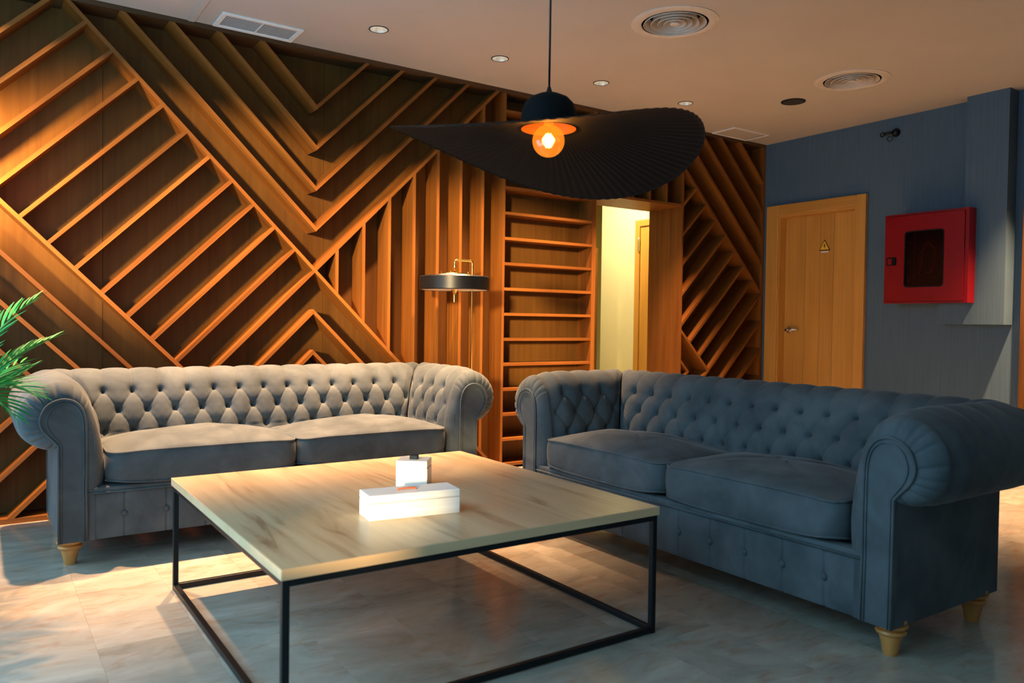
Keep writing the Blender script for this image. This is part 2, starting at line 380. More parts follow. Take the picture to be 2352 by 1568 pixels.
def corridor_door():
    d=empty('door_2',(CX,5.3,0)); struct(d)
    box('casing',-.025,0,.170,.232,0,1.956,M_door,d,.003); box('casing',-.025,0,-.62,.170,1.895,1.956,M_doorx,d,.003); box('casing',-.025,0,-.68,-.62,0,1.956,M_door,d,.003)
    box('leaf',-.012,0,-.615,.165,.005,1.888,M_door,d)
    for z in(1.72,.25):
        h=lathe('hinge',[(.009,-.06),(.009,-.022),(.007,-.021),(.009,-.02),(.009,.02),(.007,.021),(.009,.022),(.009,.06),(.004,.068)],M_steel,d,12); h.location=(-.030,.172,z)
corridor_door()
d=empty('door_3',(CX-.02,6.07,0),math.radians(14)); struct(d)
box('leaf',-.04,0,0,.75,.01,1.735,wood('dark_oak_leaf',(.16,.06,.012),(.24,.095,.02),'z'),d)
h=lathe('handle',[(.02,0),(.02,.01),(.01,.015),(.01,.05),(.02,.055),(.02,.075)],M_black,d,16); h.location=(-.04,.32,1.0); h.rotation_euler=(0,-PI/2,0)

# ------------------------------------------------------------------ wooden wall units
TB=.019
def clip(poly, nx, nz, c):
    out=[]
    for i in range(len(poly)):
        p,q=poly[i],poly[(i+1)%len(poly)]; a=nx*p[0]+nz*p[1]-c; b_=nx*q[0]+nz*q[1]-c
        if a<=0: out.append(p)
        if a*b_<0: t=a/(a-b_); out.append((p[0]+(q[0]-p[0])*t,p[1]+(q[1]-p[1])*t))
    return out
H2=TB*math.sqrt(2)/2                              # half thickness measured in x+z or x-z
def board(kind, c, cons, parent, y0=None, y1=None, name='shelf_board'):
    """'/' : x-z=c   '\\' : x+z=c, cut by the half planes cons (nx,nz,c)"""
    y0 = YF if y0 is None else y0; y1 = YF+DS if y1 is None else y1
    if kind=='/': poly=[(-6,-6-(c-H2)),(-6,-6-(c+H2)),(9,9-(c+H2)),(9,9-(c-H2))]; phi=PI/4
    else: poly=[(-6,(c-H2)+6),(-6,(c+H2)+6),(9,(c+H2)-9),(9,(c-H2)-9)]; phi=-PI/4
    for k in cons: poly=clip(poly,*k)
    if len(poly)<3: return None
    e=(math.cos(phi),math.sin(phi)); nn=(-e[1],e[0]); cx=sum(p[0] for p in poly)/len(poly); cz=sum(p[1] for p in poly)/len(poly)
    loc=[((p[0]-cx)*e[0]+(p[1]-cz)*e[1],(p[0]-cx)*nn[0]+(p[1]-cz)*nn[1]) for p in poly]
    if max(abs(p[0]) for p in loc)<.01: return None
    o=prism(name,loc,'y',y0,y1,M_board,parent); o.location=(cx-parent.location.x,-parent.location.y,cz); o.rotation_euler=(0,-phi,0)
    return o
def P1(c): return (1,1,c-H2)        # x+z < c  (outside the board)
def P2(c): return (-1,-1,-(c+H2))   # x+z > c
def M1(c): return (1,-1,c-H2)       # x-z < c
def M2(c): return (-1,1,-(c+H2))    # x-z > c
ZT,Z0=2.476,.024
U=empty('chevron_wall_unit',(1.2,YF,0)); tag(U,'large teak wall shelving of diagonal chevron boards behind the left sofa','wall shelving')
XL,XU=LWX+.03,2.855
room=[(0,1,ZT),(0,-1,-Z0),(-1,0,-XL),(1,0,XU)]
def ub(k,c,*cons): return board(k,c,room+list(cons),U)
A0=.330; av=[A0-.2285*k for k in range(12)]
B0=2.832; bv=[2.832,3.07,3.297,3.528,3.756]
ub('\\',B0)                                              # the long main diagonal
ub('/',A0,P2(B0)); ub('/',A0,P1(B0))
Ml=[1.585,1.350,1.120,.890]
for k in range(1,12): ub('/',av[k],P1(B0),P2(Ml[0]))
for bb in Ml: ub('\\',bb,M1(A0))
for k in(1,2,3): ub('/',av[k],P1(Ml[3]))
for k in range(1,5):
    ub('\\',bv[k],(1,-1,av[k]+H2)); ub('/',av[k],P2(bv[k]))
for bb,aa in((2.592,.557),(2.361,.787),(2.131,1.017),(1.901,1.247)):
    ub('\\',bb,M2(aa)); ub('/',aa,(1,1,bb+H2))
def wbox(name,x0,x1,y0,y1,z0,z1,m,par):
    o=box(name,x0,x1,y0,y1,z0,z1,m,par); o.location-=Vector((par.location.x,par.location.y,0)); return o
def slat(par,x,zlo,zhi,slant_lo=0,slant_hi=0,w=TB,y1=None):
    poly=[(-w/2,zlo+slant_lo*-w/2),(w/2,zlo+slant_lo*w/2),(w/2,zhi+slant_hi*w/2),(-w/2,zhi+slant_hi*-w/2)]
    o=prism('upright_slat',poly,'y',YF-par.location.y,(y1 or YF+DS)-par.location.y,M_boardz,par); o.location=(x-par.location.x,0,0); return o
for k in range(7):
    xc=1.7125+.1643*k
    slat(U,xc,max(Z0,B0-xc+H2),min(ZT,xc-A0-H2),-1 if B0-xc>Z0 else 0,1)
slat(U,2.864,0,ZT,w=.018)
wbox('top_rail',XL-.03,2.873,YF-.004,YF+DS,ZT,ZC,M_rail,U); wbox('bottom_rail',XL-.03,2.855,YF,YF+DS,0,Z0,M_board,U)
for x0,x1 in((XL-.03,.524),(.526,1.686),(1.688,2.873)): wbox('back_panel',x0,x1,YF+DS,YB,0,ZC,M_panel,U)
# ladder bookcase
B=empty('ladder_bookcase',(3.25,YF,0)); tag(B,'narrow teak bookcase of closely stacked empty shelves left of the doorway','bookcase')
for k in range(15):
    z=.016+.1667*k
    if z<ZT-.03: wbox('shelf',2.873,3.62,YF+.002,YF+DS,z,z+TB,M_board,B)
wbox('side_panel',3.62,3.655,YF,4.669,0,1.89,M_boardz,B); wbox('side_panel',3.62,3.655,YF,YF+DS,1.89,ZT,M_boardz,B)
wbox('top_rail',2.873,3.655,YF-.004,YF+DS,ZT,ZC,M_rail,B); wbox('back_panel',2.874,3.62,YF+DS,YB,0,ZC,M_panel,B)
# doorway lining with the slatted head
G=empty('doorway_lining',(4.09,YF,0)); tag(G,'teak lined doorway portal with slatted head open to a yellow corridor','doorway')
wbox('jamb',4.523,4.541,YF,4.669,0,ZT,M_boardz,G); wbox('lintel',3.655,4.523,YF,4.669,1.888,1.908,M_board,G)
for x in(3.834,4.005,4.178,4.352): wbox('upright_slat',x-TB/2,x+TB/2,YF,YF+DS,1.908,ZT,M_boardz,G)
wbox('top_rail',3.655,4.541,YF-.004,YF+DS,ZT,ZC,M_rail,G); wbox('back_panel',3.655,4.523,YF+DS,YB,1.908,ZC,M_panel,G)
# right diagonal unit
V=empty('diagonal_wall_unit',(5.03,YF,0)); tag(V,'dark teak diagonal wall shelving between the doorway and the oak door','wall shelving')
roomv=[(0,1,ZT),(0,-1,-Z0),(-1,0,-4.541),(1,0,5.485)]
def vb(k,c,*cons): return board(k,c,roomv+list(cons),V)
vb('\\',6.738); 
for bb in(6.985,7.213,7.435,7.667): vb('\\',bb)
for aa in(2.637,2.868,3.098,3.332,3.570,3.800,4.025): vb('/',aa,P1(6.738),P2(5.463))
vb('/',4.247)
vb('\\',5.463,M1(4.247)); vb('\\',5.225,M1(4.015)); vb('/',4.015,(1,1,5.225+H2))
for aa in(4.48,4.712,4.945,5.177,5.408): vb('/',aa)
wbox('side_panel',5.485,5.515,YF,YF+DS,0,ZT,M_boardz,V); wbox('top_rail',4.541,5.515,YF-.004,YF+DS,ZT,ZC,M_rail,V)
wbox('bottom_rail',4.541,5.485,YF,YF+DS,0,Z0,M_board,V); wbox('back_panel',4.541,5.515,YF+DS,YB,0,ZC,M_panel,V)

# ------------------------------------------------------------------ chesterfield sofa (local: x width, y depth from the front, z up)
def make_sofa():
    S=empty('chesterfield_sofa')
    XI,YI=.765,.455                                       # inner faces of arms and back at seat level
    P=[(.010,.30),(.004,.38),(.010,.45),(.026,.54),(.047,.615),(.075,.672),(.112,.707),(.155,.721),(.20,.713),(.25,.684),(.286,.638),(.300,.585),(.290,.533),(.264,.494),(.227,.468),(.19,.458),(.163,.466)]
    Q=[(.072,.30),(.071,.38),(.071,.45),(.072,.54),(.077,.588),(.09,.622),(.112,.645),(.145,.655),(.178,.648),(.205,.629),(.221,.60),(.226,.572),(.219,.545),(.204,.522),(.188,.505),(.175,.490),(.165,.478)]
    def resample(arr,extra,n):
        d=np.concatenate([[0],np.cumsum(np.linalg.norm(np.diff(arr,axis=0),axis=1))]); t=np.linspace(0,d[-1],n)
        f=lambda a:np.stack([np.interp(t,d,a[:,i]) for i in range(2)],1)
        return f(arr),f(extra),t
    NS=150
    pr,qr,s=resample(catmull(P,14),catmull(Q,14),NS)
    tg=np.gradient(pr,s,axis=0); tg/=np.linalg.norm(tg,axis=1)[:,None]; nrm=np.stack([-tg[:,1],tg[:,0]],1)
    up=pr[:60]; sr=[np.interp(z,pr[:60,1],s[:60]) for z in(.462,.552,.638)]   # rows 3,2,1
    s3,s2,s1=sr; PT=.1197
    def wrap(a): return (a+PT/2)%PT-PT/2
    def tuft(u,ss,ph):
        """u: position along, ss: arc length; ph: phase of the rows 1 and 3"""
        db=np.full(u.shape,9.)
        for sv,o in((s1,0),(s2,PT/2),(s3,0)): db=np.minimum(db,np.hypot(wrap(u-ph-o),ss-sv))
        f12=np.clip((ss-s2)/(s1-s2),0,1); f23=np.clip((ss-s3)/(s2-s3),0,1)
        k12=np.minimum(np.abs(wrap(u-ph-(1-f12)*PT/2)),np.abs(wrap(u-ph+(1-f12)*PT/2)))*.80
        k23=np.minimum(np.abs(wrap(u-ph-f23*PT/2)),np.abs(wrap(u-ph+f23*PT/2)))*.80
        kv=np.abs(wrap(u-ph))
        df=np.where(ss>s1,kv,np.where(ss>s2,k12,np.where(ss>s3,k23,kv)))
        fade=np.clip(1-(ss-s1-.16)/.30,0.25,1)
        fade=np.where(ss>s1,fade,np.where(ss<s3,.8,1.))
        th=np.arctan2(ss-s2,wrap(u-ph))
        wr=.0016*np.sin(26*wrap(u-ph)/PT*PI+ss*90)*np.exp(-np.maximum(db-.012,0)/.022)*(db>.012)
        return fade*(.0055*(1-np.exp(-df/.0028))+.005*(1-np.exp(-(df/.026)**2)))+.036*(1-np.exp(-db/.0095))+.009*(1-np.exp(-db/.032))+wr-.040
    # --- back
    NU=440; a=np.linspace(-1,1,NU)
    A,SS=np.meshgrid(a,s); O=np.repeat(pr[:,0:1],NU,1); Z=np.repeat(pr[:,1:2],NU,1); n0=np.repeat(nrm[:,0:1],NU,1); n1=np.repeat(nrm[:,1:2],NU,1)
    X=A*(XI+O); mk=np.clip((XI+O-np.abs(X))/.045,0,1)**.6
    D=tuft(X,SS,0.)*mk - .004*(1-mk)
    Yv=YI+O+n0*D; Zv=Z+n1*D
    def grid(name,X,Y,Z,m,par,flip=False):
        r,c=X.shape; v=np.stack([X,Y,Z],-1).reshape(-1,3); f=[]
        for i in range(r-1):
            for j in range(c-1):
                q=(i*c+j,i*c+j+1,(i+1)*c+j+1,(i+1)*c+j); f.append(q[::-1] if flip else q)
        return mesh_obj(name,v,f,m,par,True)
    back=grid('backrest',X,Yv,Zv,M_velvet,S)
    # button master
    bm_=lathe('button',[(.0012,.0065),(.005,.0055),(.0078,.003),(.0088,0),(.008,-.003)],M_velvet,None,12); BM=bm_.data; bpy.data.objects.remove(bm_)
    def at(sv): 
        return np.array([np.interp(sv,s,pr[:,0]),np.interp(sv,s,pr[:,1])]),np.array([np.interp(sv,s,nrm[:,0]),np.interp(sv,s,nrm[:,1])])
    def butt(par,pos,nv):
        q=Vector(nv).to_track_quat('Z','Y').to_matrix().to_4x4(); o=share('button',BM,par); o.matrix_local=Matrix.Translation(pos)@q
    for sv,off,ks in((s1,0,range(-6,7)),(s2,.5,range(-7,7)),(s3,0,range(-6,7))):
        p,nn=at(sv)
        for k in ks:
            x=(k+off)*PT
            if abs(x)>XI+p[0]-.02: continue
            butt(back,(x,YI+p[0]-nn[0]*.038,p[1]-nn[1]*.038),(0,nn[0],nn[1]))
    # --- arms
    YA=.055
    for sg in(1,-1):
        NV=130; tt=np.linspace(0,1,NV)
        T,SS=np.meshgrid(tt,s); O=np.repeat(pr[:,0:1],NV,1); Z=np.repeat(pr[:,1:2],NV,1); n0=np.repeat(nrm[:,0:1],NV,1); n1=np.repeat(nrm[:,1:2],NV,1)
        yend=YI+O; Yy=YA+(yend-YA)*T
        mk=np.clip((yend-Yy)/.045,0,1)**.6*np.clip((Yy-YA-.01)/.06,0,1)
        mk2=np.clip((yend-Yy)/.045,0,1)**.6
        # no folds over the outer roll in the first stretch behind the front
        D=tuft(Yy,SS,.145)*mk - .004*(1-mk)
        Xx=XI+O+n0*D; Zz=Z+n1*D
        # front cap from the outer profile to the facing outline
        NC=14; cap_x=[];cap_y=[];cap_z=[]
        scroll=np.clip((s-s1+.02)/.05,0,1)
        for j in range(NC,0,-1):
            t=j/NC; w=1-math.cos(t*PI/2); yq=YA-.058*math.sin(t*PI/2)
            px=XI+(pr[:,0]*(1-w)+qr[:,0]*w); pz=pr[:,1]*(1-w)+qr[:,1]*w
            ph=(s/.047+.30*np.sin(s*33))%1; pl=np.exp(-((ph-.5)/.10)**2)
            am=-.0075*scroll*t*(1.25-t)*2*pl
            cap_x.append(px+nrm[:,0]*am-nrm[:,0]*.004*(1-t)*-1*0); cap_z.append(pz+nrm[:,1]*am); cap_y.append(np.full(NS,yq)-am*.6)
        Xx=np.concatenate([np.stack(cap_x,1),Xx],1); Yc=np.concatenate([np.stack(cap_y,1),Yy],1); Zz=np.concatenate([np.stack(cap_z,1),Zz],1)
        arm=grid('armrest',sg*Xx,Yc,Zz,M_velvet,S,flip=(sg>0))
        for sv,ys in((s1,(.145,.265,.384)),(s2,(.205,.325,.444)),(s3,(.145,.265,.384))):
            p,nn=at(sv)
            for y in ys: butt(arm,(sg*(XI+p[0]-nn[0]*.038),y,p[1]-nn[1]*.038),(sg*nn[0],0,nn[1]))
        # outer body below the roll
        ob=box('side_panel',*sorted((sg*(XI+.04),sg*(XI+.165))),.004,.635,.10,.50,M_velvet,S)
        # keyhole facing
        qo=[(sg*(XI+x),z) for x,z in qr[::3]]; 
        if (len(qr)-1)%3: qo.append((sg*(XI+qr[-1][0]),qr[-1][1]))
        poly=[(sg*(XI+.070),.102)]+qo+[(sg*(XI+.165),.102)]
        prism('arm_facing',poly,'y',-.006,.02,M_velvet,S)
        out3=[(x,-.007,z) for x,z in poly]
        tube('piping',out3,.0048,M_velvet,S,6)
        cxm=XI+.12
        inn=[((x-sg*cxm)*.80+sg*cxm, -.0075, z if z<.2 else (z-.55)*(.86 if z>.55 else 1)+.55) for x,z in poly]
        tube('piping',inn,.0035,M_velvet,S,6)
    # outer back
    box('back_panel',-(XI+.165),XI+.165,YI+.10,YI+.163,.10,.50,M_velvet,S)
    # --- base front with seams and buttons
    bx=np.linspace(-.838,.838,520); bz=np.linspace(.10,.286,24); BX,BZ=np.meshgrid(bx,bz)
    bps=[-.70+.1556*k for k in range(10)]; Dy=np.zeros_like(BX)
    for p in bps:
        Dy+=.006*np.exp(-((BX-p)/.0035)**2)+.006*np.exp(-(((BX-p)/.018)**2+((BZ-.192)/.018)**2))
    Dy-=.006*np.sin(np.clip((BZ-.10)/.186,0,1)*PI)**.5
    base=grid('base',BX,.012+Dy,BZ,M_velvet,S)
    for p in bps:
        butt(base,(p,.010,.192),(0,-1,0)); base.children[-1].scale=(1.35,1.35,1.35)
    box('seat_deck',-.80,.80,.014,.56,.105,.302,M_velvet,S)
    box('base_rail',-.836,.836,-.001,.05,.284,.305,M_velvet,S,.006)
    tube('piping',[(-.836,-.002,.284),(.836,-.002,.284)],.004,M_velvet,S,6)
    # --- seat cushions
    for sg in(1,-1):
        hx=.379; cx=sg*(hx+.003); y0,y1=-.018,.452; hy=(y1-y0)/2; cy=(y0+y1)/2; r=.065; nq=8
        ol=rrect(-hx,hx,-hy,hy,r,nq); dense=[]
        for i in range(len(ol)):
            p,q=np.array(ol[i]),np.array(ol[(i+1)%len(ol)]); L=np.linalg.norm(q-p); k=max(1,int(L/.03))
            for j in range(k): dense.append(p+(q-p)*j/k)
        ol=np.array(dense); n=len(ol); v=[];f=[]
        def ring(scale,z,dz=0):
            for p in ol:
                px,py=p*scale; crown=dz*(1-min(1,abs(px)/hx)**2.6)*(1-min(1,abs(py)/hy)**2.6)
                ed=min(1,abs(p[0])/hx)**5*min(1,abs(p[1])/hy)**3; low=(z-.306)/.15
                v.append((cx+px,cy+py,z+crown+.003*math.sin(px*17+cy)*math.sin(py*13)*(dz>0)+ed*(.022*(1-low)-.014*low)))
        prof=[(.55,.306,0),(.985,.307,0),(1,.316,0),(1.012,.34,0),(1.018,.378,0),(1.013,.415,0),(1,.436,0),(.985,.444,.0),(.95,.446,.034),(.88,.447,.042),(.75,.447,.046),(.6,.447,.049),(.4,.447,.05),(.2,.447,.05),(.06,.447,.05)]
        for a_ in prof: ring(*a_)
        R_=len(prof)
        for i in range(R_-1):
            for j in range(n): f.append((i*n+j,i*n+(j+1)%n,(i+1)*n+(j+1)%n,(i+1)*n+j))
        f.append(tuple(range(n-1,-1,-1))); f.append(tuple((R_-1)*n+j for j in range(n)))
        cu=mesh_obj('seat_cushion',v,f,M_velvet,S,True)
        for z,sc_ in((.441,1.0),(.313,1.0)):
            tube('piping',[(cx+p[0]*sc_,cy+p[1]*sc_,z+min(1,abs(p[0])/hx)**5*min(1,abs(p[1])/hy)**3*(.022*(1-(z-.306)/.15)-.014*(z-.306)/.15)) for p in ol],.0042,M_velvet,cu,6,True)
    # --- turned legs
    pf=[(.020,0),(.0215,.003),(.027,.035),(.033,.055),(.034,.060),(.041,.064),(.044,.070),(.041,.076),(.034,.079),(.041,.082),(.048,.088),(.048,.094),(.040,.098),(.046,.102),(.046,.112)]
    for x in(.885,-.885):
        for y in(.075,.565):
            lathe('leg',pf,M_leg,S,24,loc=(x,y,0))
    return S
SA=make_sofa(); SA.location=(1.183,3.42,0)
tag(SA,'grey velvet tufted chesterfield sofa with its back to the chevron shelving','sofa','pair of tufted sofas')
def copy_tree(o,par=None):
    c=o.copy(); COL.objects.link(c); c.parent=par
    for ch in list(o.children): copy_tree(ch,c)
    return c
SB=copy_tree(SA); SB.location=(2.168,2.139,0); SB.rotation_euler=(0,0,-PI/2); SB.scale=(.985,1,1)
SB['label']='blue-grey velvet tufted chesterfield sofa at right, nearest the red cabinet'

# ------------------------------------------------------------------ coffee table
T=empty('coffee_table',(1.168,2.369,0)); tag(T,'low square coffee table with oak top on a black steel frame','coffee table')
hx,hy=.598,.614; q=.018
top=box('table_top',-hx+.003,hx-.003,-hy+.003,hy-.003,.374,.400,M_oak,T)
for nm,a in(('edge_band',(-hx,-hx+.003,-hy,hy)),('edge_band',(hx-.003,hx,-hy,hy)),('edge_band',(-hx+.003,hx-.003,-hy,-hy+.003)),('edge_band',(-hx+.003,hx-.003,hy-.003,hy))):
    box(nm,*a,.374,.3995,M_oake,T)
e=.004
for sx in(-1,1):
    for sy in(-1,1):
        x0=sx*(hx-e); y0=sy*(hy-e); box('leg',*sorted((x0,x0-sx*q)),*sorted((y0,y0-sy*q)),0,.374,M_black,T,.002)
for z in(.003,.374-q):
    for sy in(-1,1):
        y0=sy*(hy-e); box('frame_bar',-hx+e+q,hx-e-q,*sorted((y0,y0-sy*q)),z,z+q,M_black,T,.002)
    for sx in(-1,1):
        x0=sx*(hx-e); box('frame_bar',*sorted((x0,x0-sx*q)),-hy+e+q,hy-e-q,z,z+q,M_black,T,.002)
# boxes on the table
b1=empty('tissue_box',(1.061,2.082,.4),math.radians(-8.3)); tag(b1,'long low white inlay box with a rust leather pull on the coffee table','box')
box('body',-.139,.139,-.052,.052,0,.0485,M_bone,b1,.002); box('lid',-.139,.139,-.052,.052,.0495,.072,M_bone,b1,.002)
hd=tube('pull',[(-.030,0,.072),(-.026,0,.0765),(0,0,.0775),(.026,0,.0765),(.030,0,.072)],.0028,M_rust,b1,8); hd['label']='rust-coloured pull on the lid'; hd.location=(-.012,-.006,0)
b2=empty('square_box',(1.2625,2.449,.4),math.radians(-38)); tag(b2,'small cubic white inlay box with a dark knob behind the long box','box')
box('body',-.054,.054,-.048,.048,0,.064,M_bone,b2,.002); box('inlay_panel',.054,.0546,-.046,.046,.002,.062,M_bone2,b2); box('lid',-.054,.054,-.048,.048,.0648,.089,M_bone,b2,.002)
k=box('knob',-.014,.014,-.014,.014,.089,.103,plain('dark_teal_knob',(.004,.014,.022),.6,0,.2),b2,.002)

# ------------------------------------------------------------------ pendant lamp
PC=Vector((1.507,2.018,0)); BZc=1.553
L=empty('pendant_lamp',(PC.x,PC.y,1.40)); tag(L,'black pleated wavy hat-shaped pendant lamp with a glowing amber bulb','pendant lamp')
zl=lambda z:z-1.40
co=[-0.0347,-0.0324,0.0129,-0.0278,-0.0476,0.0007,-0.0018]
def rimz(a): return co[0]+co[1]*math.cos(a)+co[2]*math.sin(a)+co[3]*math.cos(2*a)+co[4]*math.sin(2*a)+co[5]*math.cos(3*a)+co[6]*math.sin(3*a)+.022*math.exp(-(((a+PI)%(2*PI)-PI+1.31)/.5)**2)
NA,NR=360,22; v=[];f=[]; R0,R1=.089,.500
for side in(0,1):
    for i in range(NR+1):
        t=i/NR
        for j in range(NA):
            a=2*PI*j/NA; r=R0+(R1-.016*math.exp(-(((a+PI)%(2*PI)-PI+.6)/.7)**2)-R0)*t; z=.036+(rimz(a)-.036)*(t**1.15); pl=.0016*(1 if j%4<2 else -1)*min(1,t*4)*(1-.35*t)
            v.append((r*math.cos(a),r*math.sin(a),zl(BZc)+z+pl-.0018*side))
NN=(NR+1)*NA
for side in(0,1):
    for i in range(NR):
        for j in range(NA):
            q_=(side*NN+i*NA+j,side*NN+i*NA+(j+1)%NA,side*NN+(i+1)*NA+(j+1)%NA,side*NN+(i+1)*NA+j)
            f.append(q_[::-1] if side==0 else q_)
for j in range(NA):
    j2=(j+1)%NA; f.append((NR*NA+j,NR*NA+j2,NN+NR*NA+j2,NN+NR*NA+j)); f.append((j2,j,NN+j,NN+j2))
mesh_obj('brim',v,f,M_shade,L,True)
z0=zl(BZc)+.034
dp=[(.0905,z0),(.090,z0+.03),(.087,z0+.055),(.079,z0+.080),(.062,z0+.098),(.036,z0+.110),(.012,z0+.113),(.012,z0+.110),(.035,z0+.107),(.060,z0+.095),(.077,z0+.078),(.085,z0+.055),(.0885,z0+.03),(.089,z0)]
lathe('crown_lining',[(.0872,z0+.001),(.0865,z0+.03),(.083,z0+.054),(.075,z0+.076),(.058,z0+.093),(.034,z0+.104),(.022,z0+.106)],plain('copper_lining',(.22,.075,.02),.45,.3),L,72,cap=False)
lathe('crown',dp,M_shade,L,72,cap=False)
lathe('cord_grip',[(.012,z0+.110),(.012,z0+.115),(.008,z0+.125),(.005,z0+.135)],M_black,L,16)
tube('cord',[(0,0,z0+.13),(.0005,0,zl(2.485))],.0035,M_black,L,8)
lathe('ceiling_rose',[(.05,zl(2.5)),(.05,zl(2.488)),(.045,zl(2.482)),(.008,zl(2.476))],M_black,L,32)
lathe('socket',[(.006,z0+.11),(.02,z0+.105),(.02,z0+.035),(.016,z0+.032)],M_brass,L,20)
zb=zl(BZc)-.002
gp=[(.014,zb+.062)]+[(.0515*math.cos(t),zb+.0515*math.sin(t)) for t in np.linspace(1.25,-PI/2+.02,18)]
bulb=lathe('bulb',gp,M_glass,L,32,cap=False)
for kk in range(5):
    a=2*PI*kk/5
    tube('filament',[(.006*math.cos(a),.006*math.sin(a),zb+.022),(.019*math.cos(a+.3),.019*math.sin(a+.3),zb+.004),(.007*math.cos(a+.8),.007*math.sin(a+.8),zb-.02)],.0026,M_fil,bulb,6)
lathe('filament_core',[(.002,zb+.014),(.009,zb),(.002,zb-.016)],M_fil,bulb,8)
pl=bpy.data.lights.new('bulb_light','POINT'); pl.energy=BULB_W; pl.color=(1,.55,.2); pl.shadow_soft_size=.02
plo=bpy.data.objects.new('bulb_light',pl); link(plo,L); plo.location=(0,0,zb)

# ------------------------------------------------------------------ brass floor lamp
F=empty('floor_lamp',(2.466,4.05,0)); tag(F,'slim brass floor lamp with a black ring shade between the sofas','floor lamp')
lathe('base',[(.12,0),(.12,.012),(.11,.018),(.02,.022),(.012,.03)],M_brass,F,40)
tube('pole',fillet([(0,0,.02),(0,0,1.338),(-.122,0,1.338),(-.122,0,1.262)],.016),.0062,M_brass,F,12)
lathe('collar',[(.0095,1.293),(.0095,1.306)],M_brass,F,16,loc=(-.122,0,0))
rs=.208
sh=lathe('shade',[(rs-.006,1.158),(rs,1.162),(rs,1.234),(rs-.006,1.240),(rs-.010,1.240),(rs-.010,1.158)],M_black,F,64,cap=False,loc=(-.122,0,0))
lathe('diffuser',[(.01,1.160),(rs-.009,1.160),(rs-.009,1.165),(.01,1.165)],M_white,F,64,cap=False,loc=(-.122,0,0))
lathe('top_plate',[(.01,1.236),(rs-.011,1.236),(rs-.011,1.240),(.09,1.243),(.088,1.253),(.01,1.255)],M_white,F,64,cap=False,loc=(-.122,0,0))
lathe('rim_ring',[(.075,1.252),(.095,1.252),(.095,1.257),(.02,1.263),(.01,1.263)],M_brass,F,48,cap=False,loc=(-.122,0,0))
for a in(.8,2.35,3.9,5.5): lathe('screw',[(.003,1.243),(.003,1.262),(.005,1.264),(.004,1.269)],M_brass,F,10,loc=(-.122+.082*math.cos(a),.082*math.sin(a),0))
lathe('finial',[(.022,1.160),(.016,1.150),(.010,1.138),(.0085,1.130),(.0085,1.088),(.006,1.086)],M_brass,F,20,loc=(-.122,0,0))

F2=empty('added_glow_lamp',(-.26,4.06,0)); tag(F2,'added brass floor lamp, unseen past the left edge, for the glow on the shelving','floor lamp')  # guessed lamp, added out of view for the hot spot on the shelving
lathe('base',[(.11,0),(.11,.012),(.10,.018),(.02,.022),(.012,.03)],M_brass,F2,40)
tube('pole',fillet([(0,0,.02),(0,0,1.80),(.06,0,1.80),(.06,0,1.76)],.016),.0062,M_brass,F2,12)
hq=Vector((-.55,-.62,.10)).to_track_quat('Z','Y').to_euler()
lathe('shade',[(.012,.05),(.02,.045),(.06,-.035),(.062,-.035),(.024,.048)],M_black,F2,32,cap=False,loc=(.055,-.01,1.705)).rotation_euler=hq
lathe('bulb',[(.012,.03),(.014,.02),(.022,.008),(.020,-.004),(.002,-.012)],emis('added_glow_bulb',(1,.7,.35),12),F2,20,loc=(.055,-.01,1.705)).rotation_euler=hq
pl=bpy.data.lights.new('added_glow_light','SPOT'); pl.energy=GLOW_W; pl.color=(1,.62,.22); pl.shadow_soft_size=.03; pl.spot_size=math.radians(100); pl.spot_blend=.8
plo=bpy.data.objects.new('added_glow_light',pl); link(plo,F2); plo.location=(.075,.02,1.70); plo.rotation_euler=Vector((.55,.62,-.10)).to_track_quat('-Z','Y').to_euler()

# ------------------------------------------------------------------ red hose cabinet
Fc=empty('fire_hose_cabinet',(5.40,2.829,1.141)); tag(Fc,'red wall-mounted fire hose cabinet with a dark window on the blue wall','hose cabinet')
hw,hh=.284,.619
# body: open-front shell
def shell(name,x0,x1,y0,y1,z0,z1,t,m,par):
    v=[];f=[]
    for pts in(bxv(x0,x1,y0,y0+t,z0,z1),bxv(x0,x1,y1-t,y1,z0,z1),bxv(x0,x1,y0+t,y1-t,z0,z0+t),bxv(x0,x1,y0+t,y1-t,z1-t,z1),bxv(x1-t,x1,y0+t,y1-t,z0+t,z1-t)):
        n_=len(v); v+=pts; f+=[tuple(n_+i for i in q) for q in BF]
    return mesh_obj(name,v,f,m,par)
shell('body',-.086,0,-hw,hw,0,hh,.003,M_red,Fc)
box('mount',.002,.118,-.04,hw-.01,.02,hh-.02,M_redd,Fc)
def frame_plate(name,outer,inner,x0,x1,m,par):
    n=len(outer); v=[(x0,*p) for p in outer]+[(x0,*p) for p in inner]+[(x1,*p) for p in outer]+[(x1,*p) for p in inner]; f=[]
    for i in range(n):
        j=(i+1)%n
        f+=[(i,j,n+j,n+i),(2*n+i,3*n+i,3*n+j,2*n+j),(i,2*n+i,2*n+j,j),(n+i,n+j,3*n+j,3*n+i)]
    o=mesh_obj(name,v,f,m,par); bm=bmesh.new(); bm.from_mesh(o.data); bmesh.ops.recalc_face_normals(bm,faces=bm.faces); bm.to_mesh(o.data); bm.free(); return o
frame_plate('front_frame',rrect(-hw,hw,0,hh,.004),rrect(-hw+.022,hw-.014,.012,hh-.014,.004),-.092,-.086,M_red,Fc)
dr=frame_plate('door',rrect(-hw+.024,hw-.016,.014,hh-.016,.004),rrect(-.128,.135,.112,.492,.022),-.099,-.088,M_red,Fc)
frame_plate('gasket',rrect(-.131,.138,.109,.495,.024),rrect(-.122,.129,.118,.486,.02),-.101,-.099,M_blk,dr)
prism('window_pane',rrect(-.127,.134,.113,.491,.02),'x',-.095,-.0935,M_pane,dr)
